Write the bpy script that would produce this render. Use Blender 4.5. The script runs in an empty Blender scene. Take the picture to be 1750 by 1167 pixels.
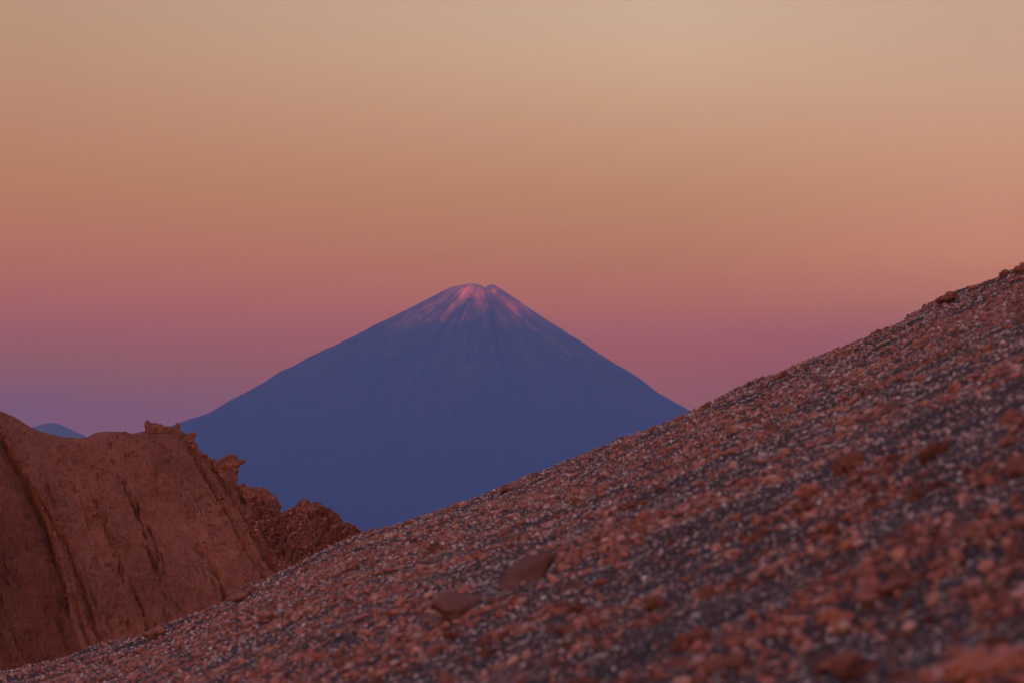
import bpy, bmesh, math
import numpy as np
from mathutils import Vector, Matrix, Euler

C = bpy.context.scene.collection
SC = bpy.context.scene
rad = math.radians

# ------------------------------------------------------------------ camera
W_PX, H_PX = 1750.0, 1167.0
LENS = 105.0
F_PX = W_PX * LENS / 36.0
PITCH = math.atan((930.0 - H_PX / 2) / F_PX)
cam_d = bpy.data.cameras.new('camera')
cam_d.lens = LENS; cam_d.sensor_width = 36.0; cam_d.sensor_fit = 'HORIZONTAL'
cam_d.clip_start = 0.1; cam_d.clip_end = 300000.0
cam_d.dof.use_dof = True
cam_d.dof.focus_distance = 260.0
cam_d.dof.aperture_fstop = 4.0
cam = bpy.data.objects.new('camera', cam_d); C.objects.link(cam)
cam.location = (0, 0, 0); cam.rotation_euler = (math.pi / 2 + PITCH, 0, 0)
SC.camera = cam

# ------------------------------------------------------------------ light: dusk, sun below the western horizon behind the camera
SUN_DEP = 3.64          # degrees below the horizon; the ground sheet itself casts the Earth's shadow
SUN_AZ = -12.0           # the sun stands this far to the right of straight behind (negative: right)
GLOW_AZ = -6.0           # after-glow, degrees to the right of straight behind
SUN_STRENGTH = 5.0
EXPOSURE = 2.6
SKY_RAMP_STRENGTH = 0.165
NISHITA_STRENGTH = 0.05
sun_d = bpy.data.lights.new('sun', 'SUN'); sun_d.energy = SUN_STRENGTH; sun_d.angle = rad(1.2)
sun_d.color = (1.0, 0.19, 0.07)
sun = bpy.data.objects.new('sun', sun_d); C.objects.link(sun)
sdir = Vector((math.sin(rad(SUN_AZ)) * math.cos(rad(SUN_DEP)), math.cos(rad(SUN_AZ)) * math.cos(rad(SUN_DEP)), math.sin(rad(SUN_DEP))))  # travel direction (up!)
sun.rotation_euler = sdir.to_track_quat('-Z', 'Y').to_euler()

world = bpy.data.worlds.new('World'); SC.world = world; world.use_nodes = True
nt = world.node_tree; nt.nodes.clear()
def N(t, nt_, **kw):
    n = nt_.nodes.new(t)
    for k, v in kw.items(): setattr(n, k, v)
    return n
def MATH(nt_, op, a, b=None, c=None, clamp=False):
    n = nt_.nodes.new('ShaderNodeMath'); n.operation = op; n.use_clamp = clamp
    for i, v in enumerate((a, b, c)):
        if v is None: continue
        if isinstance(v, (int, float)): n.inputs[i].default_value = v
        else: nt_.links.new(v, n.inputs[i])
    return n.outputs[0]
def MIX(nt_, fac, a, b, mode='MIX'):
    n = nt_.nodes.new('ShaderNodeMix'); n.data_type = 'RGBA'; n.blend_type = mode
    for i, v in ((0, fac), (6, a), (7, b)):
        if isinstance(v, (int, float)): n.inputs[i].default_value = v
        elif isinstance(v, tuple): n.inputs[i].default_value = (*v[:3], 1)
        else: nt_.links.new(v, n.inputs[i])
    return n.outputs[2]
def RAMP(nt_, fac, stops, interp='LINEAR'):
    n = nt_.nodes.new('ShaderNodeValToRGB'); r = n.color_ramp; r.interpolation = interp
    while len(r.elements) > 1: r.elements.remove(r.elements[-1])
    for i, (p, c) in enumerate(stops):
        e = r.elements[0] if i == 0 else r.elements.new(p)
        e.position = p; e.color = (*c, 1) if len(c) == 3 else c
    nt_.links.new(fac, n.inputs[0]); return n.outputs[0]
tc = N('ShaderNodeTexCoord', nt)
sep = N('ShaderNodeSeparateXYZ', nt); nt.links.new(tc.outputs['Generated'], sep.inputs[0])
elev = MATH(nt, 'MULTIPLY', MATH(nt, 'ARCSINE', sep.outputs[2]), 57.29578)          # degrees
azim = MATH(nt, 'MULTIPLY', MATH(nt, 'ARCTAN2', sep.outputs[0], sep.outputs[1]), 57.29578)
azc = MATH(nt, 'MAXIMUM', MATH(nt, 'MINIMUM', azim, 60.0), -60.0)
fac = MATH(nt, 'POWER', MATH(nt, 'DIVIDE', MATH(nt, 'ADD', elev, 2.0), 92.0, clamp=True), 0.5)
def P(deg): return max(0.0, min(1.0, ((deg + 2) / 92.0))) ** 0.5
def lin(r, g, b): return tuple(((c / 255) / 12.92 if c / 255 <= 0.04045 else ((c / 255 + 0.055) / 1.055) ** 2.4) for c in (r, g, b))
# eastern dusk sky by elevation (degrees), towards north-east, east and south-east
SKY_L = [(-2.0, (0.3882, 0.1155, 0.1197)), (2.654, (0.3882, 0.1155, 0.1197)), (3.429, (0.577, 0.1327, 0.0092)), (4.205, (0.7352, 0.1483, 0.0)), (5.313, (0.7031, 0.1833, 0.0)), (6.641, (0.6266, 0.2392, 0.0043)), (7.745, (0.6056, 0.277, 0.0589)), (9.176, (0.5875, 0.3285, 0.1214)), (9.944, (0.5589, 0.3443, 0.1463))]
SKY_M = [(-2.0, (0.5599, 0.1237, 0.0359)), (2.348, (0.5599, 0.1237, 0.0359)), (3.189, (0.6596, 0.13, 0.0)), (3.693, (0.7576, 0.1312, 0.0)), (4.59, (0.816, 0.1919, 0.0)), (5.598, (0.7131, 0.2506, 0.0018)), (6.717, (0.6692, 0.311, 0.0448)), (7.834, (0.7073, 0.3882, 0.1358)), (8.725, (0.7448, 0.4592, 0.2054)), (9.393, (0.7568, 0.5043, 0.2541)), (10.058, (0.7275, 0.5217, 0.2953))]
SKY_R = [(-2.0, (0.4985, 0.0638, 0.0)), (3.211, (0.4985, 0.0638, 0.0)), (4.098, (0.721, 0.1522, 0.0)), (4.763, (0.8486, 0.2452, 0.0149)), (5.539, (0.8901, 0.3097, 0.049)), (6.425, (0.8032, 0.3444, 0.0886)), (7.531, (0.7658, 0.3956, 0.1366)), (8.634, (0.7367, 0.4387, 0.209)), (9.953, (0.6653, 0.4468, 0.2392))]
HIGH_SKY = [(16, (0.62, 0.45, 0.36)), (28, (0.36, 0.42, 0.55)), (50, (0.17, 0.28, 0.58)), (90, (0.10, 0.20, 0.52))]
eL, eM, eR = [RAMP(nt, fac, [(P(d), c) for d, c in S + HIGH_SKY]) for S in (SKY_L, SKY_M, SKY_R)]
tL = MATH(nt, 'DIVIDE', MATH(nt, 'ADD', azc, 9.2), 12.3, clamp=True)
tR = MATH(nt, 'DIVIDE', MATH(nt, 'SUBTRACT', azc, 3.1), 5.9, clamp=True)
east = MIX(nt, tR, MIX(nt, tL, eL, eM), eR)
# western half: after-glow round the place where the sun went down
GX_, GY_ = math.sin(rad(GLOW_AZ)), -math.cos(rad(GLOW_AZ))
dotg = MATH(nt, 'ADD', MATH(nt, 'MULTIPLY', sep.outputs[0], GX_), MATH(nt, 'MULTIPLY', sep.outputs[1], GY_))
west = MATH(nt, 'POWER', MATH(nt, 'MAXIMUM', dotg, 0.0), 2.2, clamp=True)
wel = MATH(nt, 'DIVIDE', MATH(nt, 'MAXIMUM', elev, 0.0), 90.0)
wcol = RAMP(nt, wel, [(0, (3.2, 1.35, 0.72)), (0.12, (3.4, 1.65, 1.0)), (0.3, (2.0, 1.25, 0.95)), (0.6, (0.22, 0.33, 0.60)), (1, (0.10, 0.20, 0.52))])
skyc = MIX(nt, west, east, wcol)
bg1 = N('ShaderNodeBackground', nt); nt.links.new(skyc, bg1.inputs[0]); bg1.inputs[1].default_value = SKY_RAMP_STRENGTH
st = N('ShaderNodeTexSky', nt); st.sky_type = 'NISHITA'; st.sun_disc = False
st.sun_elevation = rad(-SUN_DEP); st.sun_rotation = rad(180 + SUN_AZ); st.altitude = 2500
bg2 = N('ShaderNodeBackground', nt); nt.links.new(st.outputs[0], bg2.inputs[0]); bg2.inputs[1].default_value = NISHITA_STRENGTH
addw = N('ShaderNodeAddShader', nt); nt.links.new(bg1.outputs[0], addw.inputs[0]); nt.links.new(bg2.outputs[0], addw.inputs[1])
wo = N('ShaderNodeOutputWorld', nt); nt.links.new(addw.outputs[0], wo.inputs[0])

vs = SC.view_settings
vs.view_transform = 'Standard'; vs.look = 'None'; vs.gamma = 1; vs.exposure = EXPOSURE; vs.use_curve_mapping = False

# ------------------------------------------------------------------ helpers
def uv(X, Y):
    """photo pixel -> (u, v) = (x/y, z/y) of its ray"""
    cx = (np.asarray(X, float) - W_PX / 2) / F_PX; cy = (H_PX / 2 - np.asarray(Y, float)) / F_PX
    d = math.cos(PITCH) - cy * math.sin(PITCH)
    return cx / d, (math.sin(PITCH) + cy * math.cos(PITCH)) / d

def _hash(ix, iy, iz, seed):
    h = (ix.astype(np.uint32) * np.uint32(374761393) + iy.astype(np.uint32) * np.uint32(668265263)
         + iz.astype(np.uint32) * np.uint32(2147483647) + np.uint32((seed * 1274126177) & 0xffffffff))
    h = (h ^ (h >> np.uint32(13))) * np.uint32(1274126177)
    h = (h ^ (h >> np.uint32(15))) * np.uint32(2246822519)
    h = h ^ (h >> np.uint32(13))
    return h.astype(np.float32) / np.float32(4294967295.0)
def noise(x, y, z=None, seed=0):
    x = np.asarray(x, np.float64); y = np.asarray(y, np.float64)
    x, y = np.broadcast_arrays(x, y)
    two = z is None
    z = np.zeros_like(x) if two else np.broadcast_to(np.asarray(z, np.float64), x.shape)
    fx, fy, fz = np.floor(x), np.floor(y), np.floor(z)
    ix, iy, iz = fx.astype(np.int64), fy.astype(np.int64), fz.astype(np.int64)
    tx, ty, tz = [(t ** 3 * (t * (t * 6 - 15) + 10)).astype(np.float32) for t in (x - fx, y - fy, z - fz)]
    def c(a, b, cc): return _hash(ix + a, iy + b, iz + cc, seed)
    def lay(cc):
        a = c(0, 0, cc) * (1 - tx) + c(1, 0, cc) * tx
        b = c(0, 1, cc) * (1 - tx) + c(1, 1, cc) * tx
        return a * (1 - ty) + b * ty
    r = lay(0) if two else lay(0) * (1 - tz) + lay(1) * tz
    return r * 2 - 1
def fbm(x, y, z=None, octv=5, lac=2.03, gain=0.5, seed=0, ridged=False):
    s = 0; a = 1.0; t = 0; f = 1.0
    for o in range(octv):
        n = noise(x * f + 17.3 * o, y * f - 9.1 * o, None if z is None else z * f + 4.7 * o, seed + o)
        if ridged: n = 1 - 2 * np.abs(n)
        s = s + a * n; t += a; a *= gain; f *= lac
    return s / t
def worley(x, y, z, seed=0):
    fx, fy, fz = np.floor(x), np.floor(y), np.floor(z)
    ix, iy, iz = fx.astype(np.int64), fy.astype(np.int64), fz.astype(np.int64)
    best = np.full(x.shape, 9.0); second = np.full(x.shape, 9.0)
    for a in (-1, 0, 1):
        for b in (-1, 0, 1):
            for c in (-1, 0, 1):
                px = fx + a + _hash(ix + a, iy + b, iz + c, seed); py = fy + b + _hash(ix + a, iy + b, iz + c, seed + 7)
                pz = fz + c + _hash(ix + a, iy + b, iz + c, seed + 13)
                d = np.sqrt((px - x) ** 2 + (py - y) ** 2 + (pz - z) ** 2)
                second = np.minimum(second, np.maximum(best, d)); best = np.minimum(best, d)
    return best, second
def smooth(a, b, x):
    t = np.clip((x - a) / (b - a), 0, 1); return t * t * (3 - 2 * t)

def mesh_from(name, co, faces, mat, smooth_sh=True, attrs=None):
    """co (N,3); faces (M,3) or (M,4) int array"""
    me = bpy.data.meshes.new(name)
    n = len(co); k = faces.shape[1]; m = len(faces)
    me.vertices.add(n); me.vertices.foreach_set('co', np.ascontiguousarray(co, np.float32).ravel())
    me.loops.add(m * k); me.loops.foreach_set('vertex_index', np.ascontiguousarray(faces, np.int32).ravel())
    me.polygons.add(m)
    me.polygons.foreach_set('loop_start', np.arange(0, m * k, k, dtype=np.int32))
    me.polygons.foreach_set('loop_total', np.full(m, k, np.int32))
    if smooth_sh: me.polygons.foreach_set('use_smooth', np.ones(m, bool))
    me.update(calc_edges=True)
    for an, av in (attrs or {}).items():
        if av.ndim == 2:
            at = me.attributes.new(an, 'FLOAT_COLOR', 'POINT')
            c4 = np.ones((n, 4), np.float32); c4[:, :3] = av; at.data.foreach_set('color', c4.ravel())
        else:
            at = me.attributes.new(an, 'FLOAT', 'POINT'); at.data.foreach_set('value', av.astype(np.float32))
    me.materials.append(mat)
    return me
def grid_faces(nr, nc, wrap=False):
    r = np.arange(nr - 1)[:, None]; c = np.arange(nc if wrap else nc - 1)[None, :]
    a = r * nc + c; b = r * nc + (c + 1) % nc
    return np.stack([a, b, b + nc, a + nc], -1).reshape(-1, 4)
def link(name, me, loc=(0, 0, 0)):
    o = bpy.data.objects.new(name, me); C.objects.link(o); o.location = loc; return o
def tag(o, label, cat, group=None, kind=None):
    if label: o['label'] = label
    if cat: o['category'] = cat
    if group: o['group'] = group
    if kind: o['kind'] = kind
    return o

def new_mat(name):
    m = bpy.data.materials.new(name); m.use_nodes = True
    t = m.node_tree; b = t.nodes['Principled BSDF']
    b.inputs['Roughness'].default_value = 0.95; b.inputs['Specular IOR Level'].default_value = 0.12
    return m, t, b
def noise_tex(t, scale, detail=6, rough=0.6, vec=None, dist=0.0):
    n = N('ShaderNodeTexNoise', t); n.inputs['Scale'].default_value = scale
    n.inputs['Detail'].default_value = detail; n.inputs['Roughness'].default_value = rough
    n.inputs['Distortion'].default_value = dist
    if vec is not None: t.links.new(vec, n.inputs['Vector'])
    return n.outputs[0]
def obj_vec(t, scale=None, rot=None):
    c = N('ShaderNodeTexCoord', t)
    if scale is None and rot is None: return c.outputs['Object']
    m = N('ShaderNodeMapping', t)
    if scale: m.inputs['Scale'].default_value = scale
    if rot: m.inputs['Rotation'].default_value = rot
    t.links.new(c.outputs['Object'], m.inputs[0]); return m.outputs[0]
def bump(t, b, h, strength, dist):
    n = N('ShaderNodeBump', t); n.inputs['Strength'].default_value = strength; n.inputs['Distance'].default_value = dist
    t.links.new(h, n.inputs['Height']); t.links.new(n.outputs[0], b.inputs['Normal'])

# ------------------------------------------------------------------ materials
# distant plain
M_plain, t, b = new_mat('desert_plain')
v = obj_vec(t)
t.links.new(RAMP(t, noise_tex(t, 0.0006, 8, 0.6, v), [(0.3, (0.10, 0.07, 0.06)), (0.7, (0.17, 0.12, 0.10))]), b.inputs['Base Color'])
# volcano: dark lava with some haze blue put into its colour, and paler scree carried by a per-vertex map of the scree fields
M_volc, t, b = new_mat('volcano_rock')
at = N('ShaderNodeAttribute', t, attribute_name='scree')
v = obj_vec(t)
n1 = noise_tex(t, 0.004, 9, 0.65, v)
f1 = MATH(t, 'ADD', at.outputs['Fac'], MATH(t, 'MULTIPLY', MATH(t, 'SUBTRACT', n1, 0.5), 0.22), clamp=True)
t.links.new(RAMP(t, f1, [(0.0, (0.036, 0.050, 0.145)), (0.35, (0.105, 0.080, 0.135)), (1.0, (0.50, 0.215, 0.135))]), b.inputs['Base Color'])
bump(t, b, noise_tex(t, 0.008, 9, 0.62, v), 0.9, 60)
# eroded ridge
M_ridge, t, b = new_mat('ridge_earth')
v = obj_vec(t)
vs_ = obj_vec(t, (1.0, 1.0, 0.28), (0, rad(-28), 0))
rg = N('ShaderNodeAttribute', t, attribute_name='rugged')
nb = noise_tex(t, 0.09, 6, 0.6, v); nf = noise_tex(t, 1.4, 8, 0.68, vs_); ng = noise_tex(t, 5.0, 5, 0.75, v)
mixv = MATH(t, 'ADD', MATH(t, 'MULTIPLY', nb, 0.45), MATH(t, 'ADD', MATH(t, 'MULTIPLY', nf, 0.27), MATH(t, 'MULTIPLY', ng, 0.28)))
base = RAMP(t, mixv, [(0.38, (0.15, 0.050, 0.038)), (0.5, (0.335, 0.118, 0.080)), (0.60, (0.47, 0.180, 0.128))])
rock = RAMP(t, nf, [(0.36, (0.14, 0.048, 0.034)), (0.64, (0.36, 0.130, 0.092))])
t.links.new(MIX(t, rg.outputs['Fac'], base, rock), b.inputs['Base Color'])
lw = N('ShaderNodeAttribute', t, attribute_name='lower_left_dark')
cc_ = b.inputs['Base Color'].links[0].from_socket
t.links.new(MIX(t, lw.outputs['Fac'], cc_, MIX(t, 1.0, cc_, (0.60, 0.56, 0.54), 'MULTIPLY')), b.inputs['Base Color'])  # colour multiplied darker where the lower left mask is set
hh = MATH(t, 'ADD', nf, MATH(t, 'MULTIPLY', ng, 0.35))
bump(t, b, hh, 1.0, 0.9)
# outcrops on the ridge
M_crop, t, b = new_mat('outcrop_rock')
v = obj_vec(t)
nf = noise_tex(t, 1.8, 9, 0.7, v); ng = noise_tex(t, 9.0, 5, 0.7, v)
t.links.new(RAMP(t, nf, [(0.36, (0.12, 0.043, 0.030)), (0.64, (0.34, 0.125, 0.088))]), b.inputs['Base Color'])
bump(t, b, MATH(t, 'ADD', nf, MATH(t, 'MULTIPLY', ng, 0.4)), 0.9, 0.35)
# hillside soil
M_soil, t, b = new_mat('hillside_soil')
v = obj_vec(t)
na = noise_tex(t, 0.7, 6, 0.6, v); nb = noise_tex(t, 9.0, 8, 0.7, v); nc = noise_tex(t, 60.0, 4, 0.7, v)
vo = N('ShaderNodeTexVoronoi', t); vo.inputs['Scale'].default_value = 34.0; vo.inputs['Randomness'].default_value = 1.0; t.links.new(v, vo.inputs['Vector'])
soil = RAMP(t, nb, [(0.3, (0.030, 0.018, 0.018)), (0.7, (0.068, 0.040, 0.039))])
redd = RAMP(t, nb, [(0.3, (0.15, 0.055, 0.040)), (0.7, (0.27, 0.105, 0.075))])
m1 = MIX(t, RAMP(t, MATH(t, 'ADD', MATH(t, 'MULTIPLY', na, 0.6), MATH(t, 'MULTIPLY', nb, 0.4)), [(0.54, (0, 0, 0)), (0.64, (1, 1, 1))]), soil, redd)
sp = N('ShaderNodeSeparateColor', t); t.links.new(vo.outputs['Color'], sp.inputs[0])
grit = MATH(t, 'MULTIPLY', MATH(t, 'GREATER_THAN', sp.outputs[0], 0.78), MATH(t, 'LESS_THAN', vo.outputs['Distance'], 0.42))
t.links.new(MIX(t, MATH(t, 'MULTIPLY', grit, 0.8), m1, (0.26, 0.20, 0.21)), b.inputs['Base Color'])
bump(t, b, MATH(t, 'ADD', nb, MATH(t, 'MULTIPLY', nc, 0.3)), 0.8, 0.03)
# gravel: each stone carries its own colour
M_grav, t, b = new_mat('gravel_stone')
ga = N('ShaderNodeAttribute', t, attribute_name='tint')
v = obj_vec(t)
nn = noise_tex(t, 60.0, 5, 0.7, v)
t.links.new(MIX(t, 1.0, ga.outputs['Color'], RAMP(t, nn, [(0.25, (0.62, 0.60, 0.60)), (0.75, (1.0, 1.0, 1.0))]), 'MULTIPLY'), b.inputs['Base Color'])
# single stones
def stone_mat(name, dark, light, scale=9.0):
    m, t, b = new_mat(name)
    v = obj_vec(t); oi = N('ShaderNodeObjectInfo', t)
    va = N('ShaderNodeVectorMath', t, operation='ADD'); t.links.new(v, va.inputs[0]); t.links.new(oi.outputs['Random'], va.inputs[1])
    n1 = noise_tex(t, scale * 0.35, 8, 0.7, va.outputs[0]); n2 = noise_tex(t, scale * 3, 5, 0.7, v)
    c = RAMP(t, n1, [(0.3, dark), (0.7, light)])
    hv = N('ShaderNodeHueSaturation', t); hv.inputs['Hue'].default_value = 0.5
    t.links.new(MATH(t, 'ADD', 0.75, MATH(t, 'MULTIPLY', oi.outputs['Random'], 0.45)), hv.inputs['Value']); t.links.new(c, hv.inputs['Color'])
    t.links.new(hv.outputs[0], b.inputs['Base Color'])
    bump(t, b, MATH(t, 'ADD', n1, MATH(t, 'MULTIPLY', n2, 0.4)), 0.9, 0.05)
    return m
M_orange = stone_mat('orange_stone', (0.15, 0.052, 0.038), (0.40, 0.158, 0.120), 8)
M_brown = stone_mat('brown_stone', (0.11, 0.046, 0.038), (0.20, 0.088, 0.070), 6)

# ------------------------------------------------------------------ plain
PLAIN_Z = -62.0
D_V = 38000.0
G0, G1, GX = -10500.0, 47500.0, 34000.0
xs = np.linspace(-GX, GX, 60); ys = np.linspace(G0, G1, 60)
gx, gy = np.meshgrid(xs, ys)
gz = np.full(gx.shape, PLAIN_Z)
plain = link('desert_plain', mesh_from('desert_plain', np.stack([gx, gy, gz], -1).reshape(-1, 3), grid_faces(60, 60), M_plain))
tag(plain, 'wide flat desert plain stretching away to the foot of the volcano', 'plain', kind='structure')

# ------------------------------------------------------------------ volcano
AX = 818.0
Lp = [(806, 487), (790, 488), (772, 493), (752, 502), (722, 521), (700, 532), (681, 542), (660, 552), (640, 562), (600, 583), (567, 599), (526, 618), (500, 634), (475, 645), (450, 661), (423, 676), (400, 690), (362, 712), (340, 722), (322, 726)]
Rp = [(835, 490), (848, 490), (858, 495), (866, 501), (880, 511), (897, 524), (938, 553), (970, 574), (1005, 597), (1046, 625), (1082, 646), (1105, 662), (1123, 676), (1149, 691), (1169, 702), (1195, 716)]
u0, _ = uv(AX, 600)
def prof(pts, tail):
    u, v = uv([p[0] for p in pts], [p[1] for p in pts])
    r = np.abs(u - u0) * D_V; z = v * D_V
    o = np.argsort(r); r = r[o]; z = z[o]
    for dr, zz in tail: r = np.append(r, r[-1] + dr); z = np.append(z, zz)
    return np.concatenate([[0], r]), np.concatenate([[z[0] - 5], z])
rL, zL = prof(Lp, [(450, 1330), (1500, 1000), (2300, 560), (2300, 200), (2300, -110)])
rR, zR = prof(Rp, [(600, 1330), (1300, 900), (1900, 500), (2500, 180), (2600, -110)])
nr, na_ = 330, 1500
rr = 13500 * (np.linspace(0, 1, nr) ** 1.75)
th = np.linspace(0, 2 * np.pi, na_, endpoint=False)
R_, T_ = np.meshgrid(rr, th, indexing='ij')
wl = smooth(0, 1, (1 - np.cos(T_)) / 2)
zz = np.interp(R_, rL, zL) * wl + np.interp(R_, rR, zR) * (1 - wl)
x_ = R_ * np.cos(T_); y_ = R_ * np.sin(T_)
ct, sn = np.cos(T_), np.sin(T_)
amp = smooth(60, 900, R_) * (1 - 0.7 * smooth(5500, 12000, R_))
warp = fbm(x_ / 1500, y_ / 1500, seed=3, octv=3)
g1 = fbm(ct * 9 + warp * .5, sn * 9 + warp * .5, R_ / 5000, seed=11, octv=5, ridged=True)
g2 = fbm(ct * 26 + warp, sn * 26 + warp, R_ / 2600, seed=21, octv=4, ridged=True)
# gullies are carved only, the silhouette stays on the profile
zz = zz + amp * (-75 * (1 - g1) * 0.9 - 30 * (1 - g2)) + 70 * amp * 0.9
zz = zz + smooth(0, 500, R_) * 9 * fbm(x_ / 160, y_ / 160, seed=31, octv=4)
# summit notch: a small crater breached to the camera side
cx0 = (uv(829, 492)[0] - u0) * D_V
zz -= 46 * np.exp(-((x_ - cx0) / 34) ** 2) * smooth(700, 0, np.abs(y_))
zz += 14 * np.exp(-((x_ - cx0 - 95) / 48) ** 2 - (y_ / 260) ** 2) + 12 * np.exp(-((x_ - cx0 + 150) / 50) ** 2 - (y_ / 300) ** 2)
# scree fields, placed on the slope by (offset from the axis, height)
def seg(pts, w0, w1, soft=1.0):
    """pts in photo pixels on the face -> distance mask on (x, z) of the near side"""
    u, v = uv([p[0] for p in pts], [p[1] for p in pts])
    px = (u - u0) * D_V * 0.985; pz = v * D_V * 0.985
    best = np.full(x_.shape, 1e9); wv = np.zeros(x_.shape); kv = np.zeros(x_.shape)
    for i in range(len(pts) - 1):
        dx, dz = px[i + 1] - px[i], pz[i + 1] - pz[i]
        tt = np.clip(((x_ - px[i]) * dx + (zz - pz[i]) * dz) / (dx * dx + dz * dz), 0, 1)
        d = np.hypot(x_ - px[i] - tt * dx, zz - pz[i] - tt * dz)
        k = (i + tt) / (len(pts) - 1)
        m = d < best; best = np.where(m, d, best); wv = np.where(m, w0 + (w1 - w0) * k, wv); kv = np.where(m, k, kv)
    wob_ = 1 + 0.5 * fbm(x_ / 90, zz / 160, seed=45, octv=3)
    return np.exp(-(best / (wv * 7.4 * wob_)) ** 2) * (y_ < 100) * (1 - 0.8 * kv)
stre = fbm(ct * 24 + 1.5 * warp, sn * 24 + 1.5 * warp, R_ / 900, seed=41, octv=5, gain=0.6)
stre2 = fbm(ct * 95, sn * 95, R_ / 1500, seed=43, octv=3)
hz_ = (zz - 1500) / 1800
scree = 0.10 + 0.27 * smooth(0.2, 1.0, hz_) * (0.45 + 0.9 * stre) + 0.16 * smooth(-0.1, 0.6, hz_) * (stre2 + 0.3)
for pts, w0, w1, s in [
    ([(798, 493), (790, 505), (778, 522), (765, 545), (740, 582), (722, 606)], 10, 4, 0.75),
    ([(806, 490), (800, 500), (792, 512), (780, 530)], 7, 5, 0.3),
    ([(815, 500), (815, 525), (806, 545), (795, 570), (792, 610), (797, 660), (798, 720)], 13, 4.5, 0.34),
    ([(822, 505), (826, 530), (830, 555), (824, 585), (814, 610), (804, 640), (800, 680)], 5.5, 4, 0.36),
    ([(846, 495), (860, 512), (880, 530), (902, 552), (925, 570), (950, 592), (972, 608)], 6, 2.0, 0.42),
    ([(760, 512), (738, 545), (722, 570)], 8, 8, 0.20), ([(735, 530), (700, 560), (672, 590)], 10, 8, 0.16),
    ([(880, 515), (915, 545), (960, 585), (1000, 620)], 7, 5, 0.16)]:
    scree += s * seg(pts, w0, w1) * (0.75 + 0.5 * stre2)
for pts, w0, w1, s in [
    ([(805, 512), (795, 525), (775, 548), (750, 585)], 3, 5, 0.40),
    ([(843, 520), (842, 560), (850, 590), (858, 625), (875, 670)], 7, 3.5, 0.35),
    ([(810, 535), (806, 560), (812, 575)], 5, 4, 0.15),
    ([(852, 500), (850, 510), (862, 520)], 3, 3, 0.3)]:
    scree -= s * seg(pts, w0, w1)
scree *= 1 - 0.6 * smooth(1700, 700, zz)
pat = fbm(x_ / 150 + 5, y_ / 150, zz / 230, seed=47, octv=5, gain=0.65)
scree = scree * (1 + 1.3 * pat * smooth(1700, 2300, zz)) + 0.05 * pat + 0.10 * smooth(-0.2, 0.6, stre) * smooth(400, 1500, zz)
scree = np.clip(scree, 0.02, 1)
co = np.stack([x_, np.where(y_ > 0, y_ * 0.55, y_), np.maximum(zz, PLAIN_Z - 12)], -1).reshape(-1, 3)
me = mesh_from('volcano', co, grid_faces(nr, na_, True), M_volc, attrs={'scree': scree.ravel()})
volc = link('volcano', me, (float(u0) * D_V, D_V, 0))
tag(volc, 'tall cone shaped blue volcano with its notched summit lit red by the last sun', 'volcano', kind='structure')

# ------------------------------------------------------------------ far ranges
def far_range(name, pts, D, depth, label, seed):
    u, v = uv([p[0] for p in pts], [p[1] for p in pts])
    n = 420; ui = np.linspace(u[0], u[-1], n); vi = np.interp(ui, u, v)
    m = 60; s = np.linspace(-1, 1, m)
    U, S = np.meshgrid(ui, s); Z = np.broadcast_to(vi * D, U.shape)
    X = U * D; Y = D + S * depth
    f = np.exp(-(S / 0.42) ** 2)
    f = (f - f[0, 0]) / (1 - f[0, 0])
    g = fbm(X / 900, Y / 900, seed=seed, octv=5, ridged=True)
    Zf = PLAIN_Z - 10 + (Z - PLAIN_Z + 10) * f + (g - 0.6) * 90 * smooth(0, 0.8, 1 - np.abs(S)) * (1 - f * 0.55)
    o = link(name, mesh_from(name, np.stack([X, Y, Zf], -1).reshape(-1, 3), grid_faces(m, n), M_plain))
    return tag(o, label, 'mountain range', kind='structure')
far_range('distant_peak', [(-420, 935), (-300, 860), (-160, 800), (-70, 770), (20, 745), (56, 725), (75, 721.5), (90, 720), (100, 722), (112, 728), (130, 738), (150, 747), (190, 760), (260, 790), (360, 850), (480, 935)], 44600, 2500,
          'small blue peak showing above the brown ridge at far left', 5)
far_range('distant_range', [(1040, 935), (1090, 800), (1140, 722), (1165, 703), (1180, 698), (1200, 694), (1240, 680), (1280, 663), (1318, 646), (1345, 638), (1380, 634), (1480, 640), (1600, 690), (1800, 780), (2050, 935)], 44600, 2500,
          'far blue range just peeping over the gravel slope beside the volcano', 9)

# ------------------------------------------------------------------ foreground hillside
Hc, Yc = 1.3, 70.0
Cc = Hc / Yc ** 2
crest = [(0, 1152), (60, 1142), (100, 1131), (151, 1114), (234, 1094), (265, 1081), (323, 1055), (364, 1041), (390, 1027), (426, 1006), (477, 985), (532, 956), (580, 929), (624, 913), (662, 905), (696, 896), (738, 883), (800, 862),
         (859, 840), (892, 828), (946, 806), (984, 788), (1038, 767), (1109, 736), (1155, 716), (1200, 696), (1242, 678), (1294, 658), (1332, 641), (1380, 622), (1421, 608), (1448, 595), (1479, 584), (1506, 568), (1544, 551),
         (1572, 536), (1599, 522), (1644, 506), (1664, 496), (1698, 482), (1733, 465), (1750, 455)]
cu, cv = uv([p[0] for p in crest], [p[1] for p in crest])
cs = np.linspace(-0.20, 0.20, 401)
cvi = np.interp(cs, cu, cv)
cvi = np.where(cs < cu[0], cv[0] + (cs - cu[0]) * 0.28, cvi); cvi = np.where(cs > cu[-1], cv[-1] + (cs - cu[-1]) * 0.45, cvi)
ker = np.exp(-np.linspace(-2, 2, 13) ** 2); ker /= ker.sum()
cvp = np.pad(cvi, 6, mode='reflect', reflect_type='odd'); cvi = np.convolve(cvp, ker, 'valid')
A_, B_ = 0.415, 0.0225
Ei = cvi - (B_ + A_ * cs)
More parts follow.
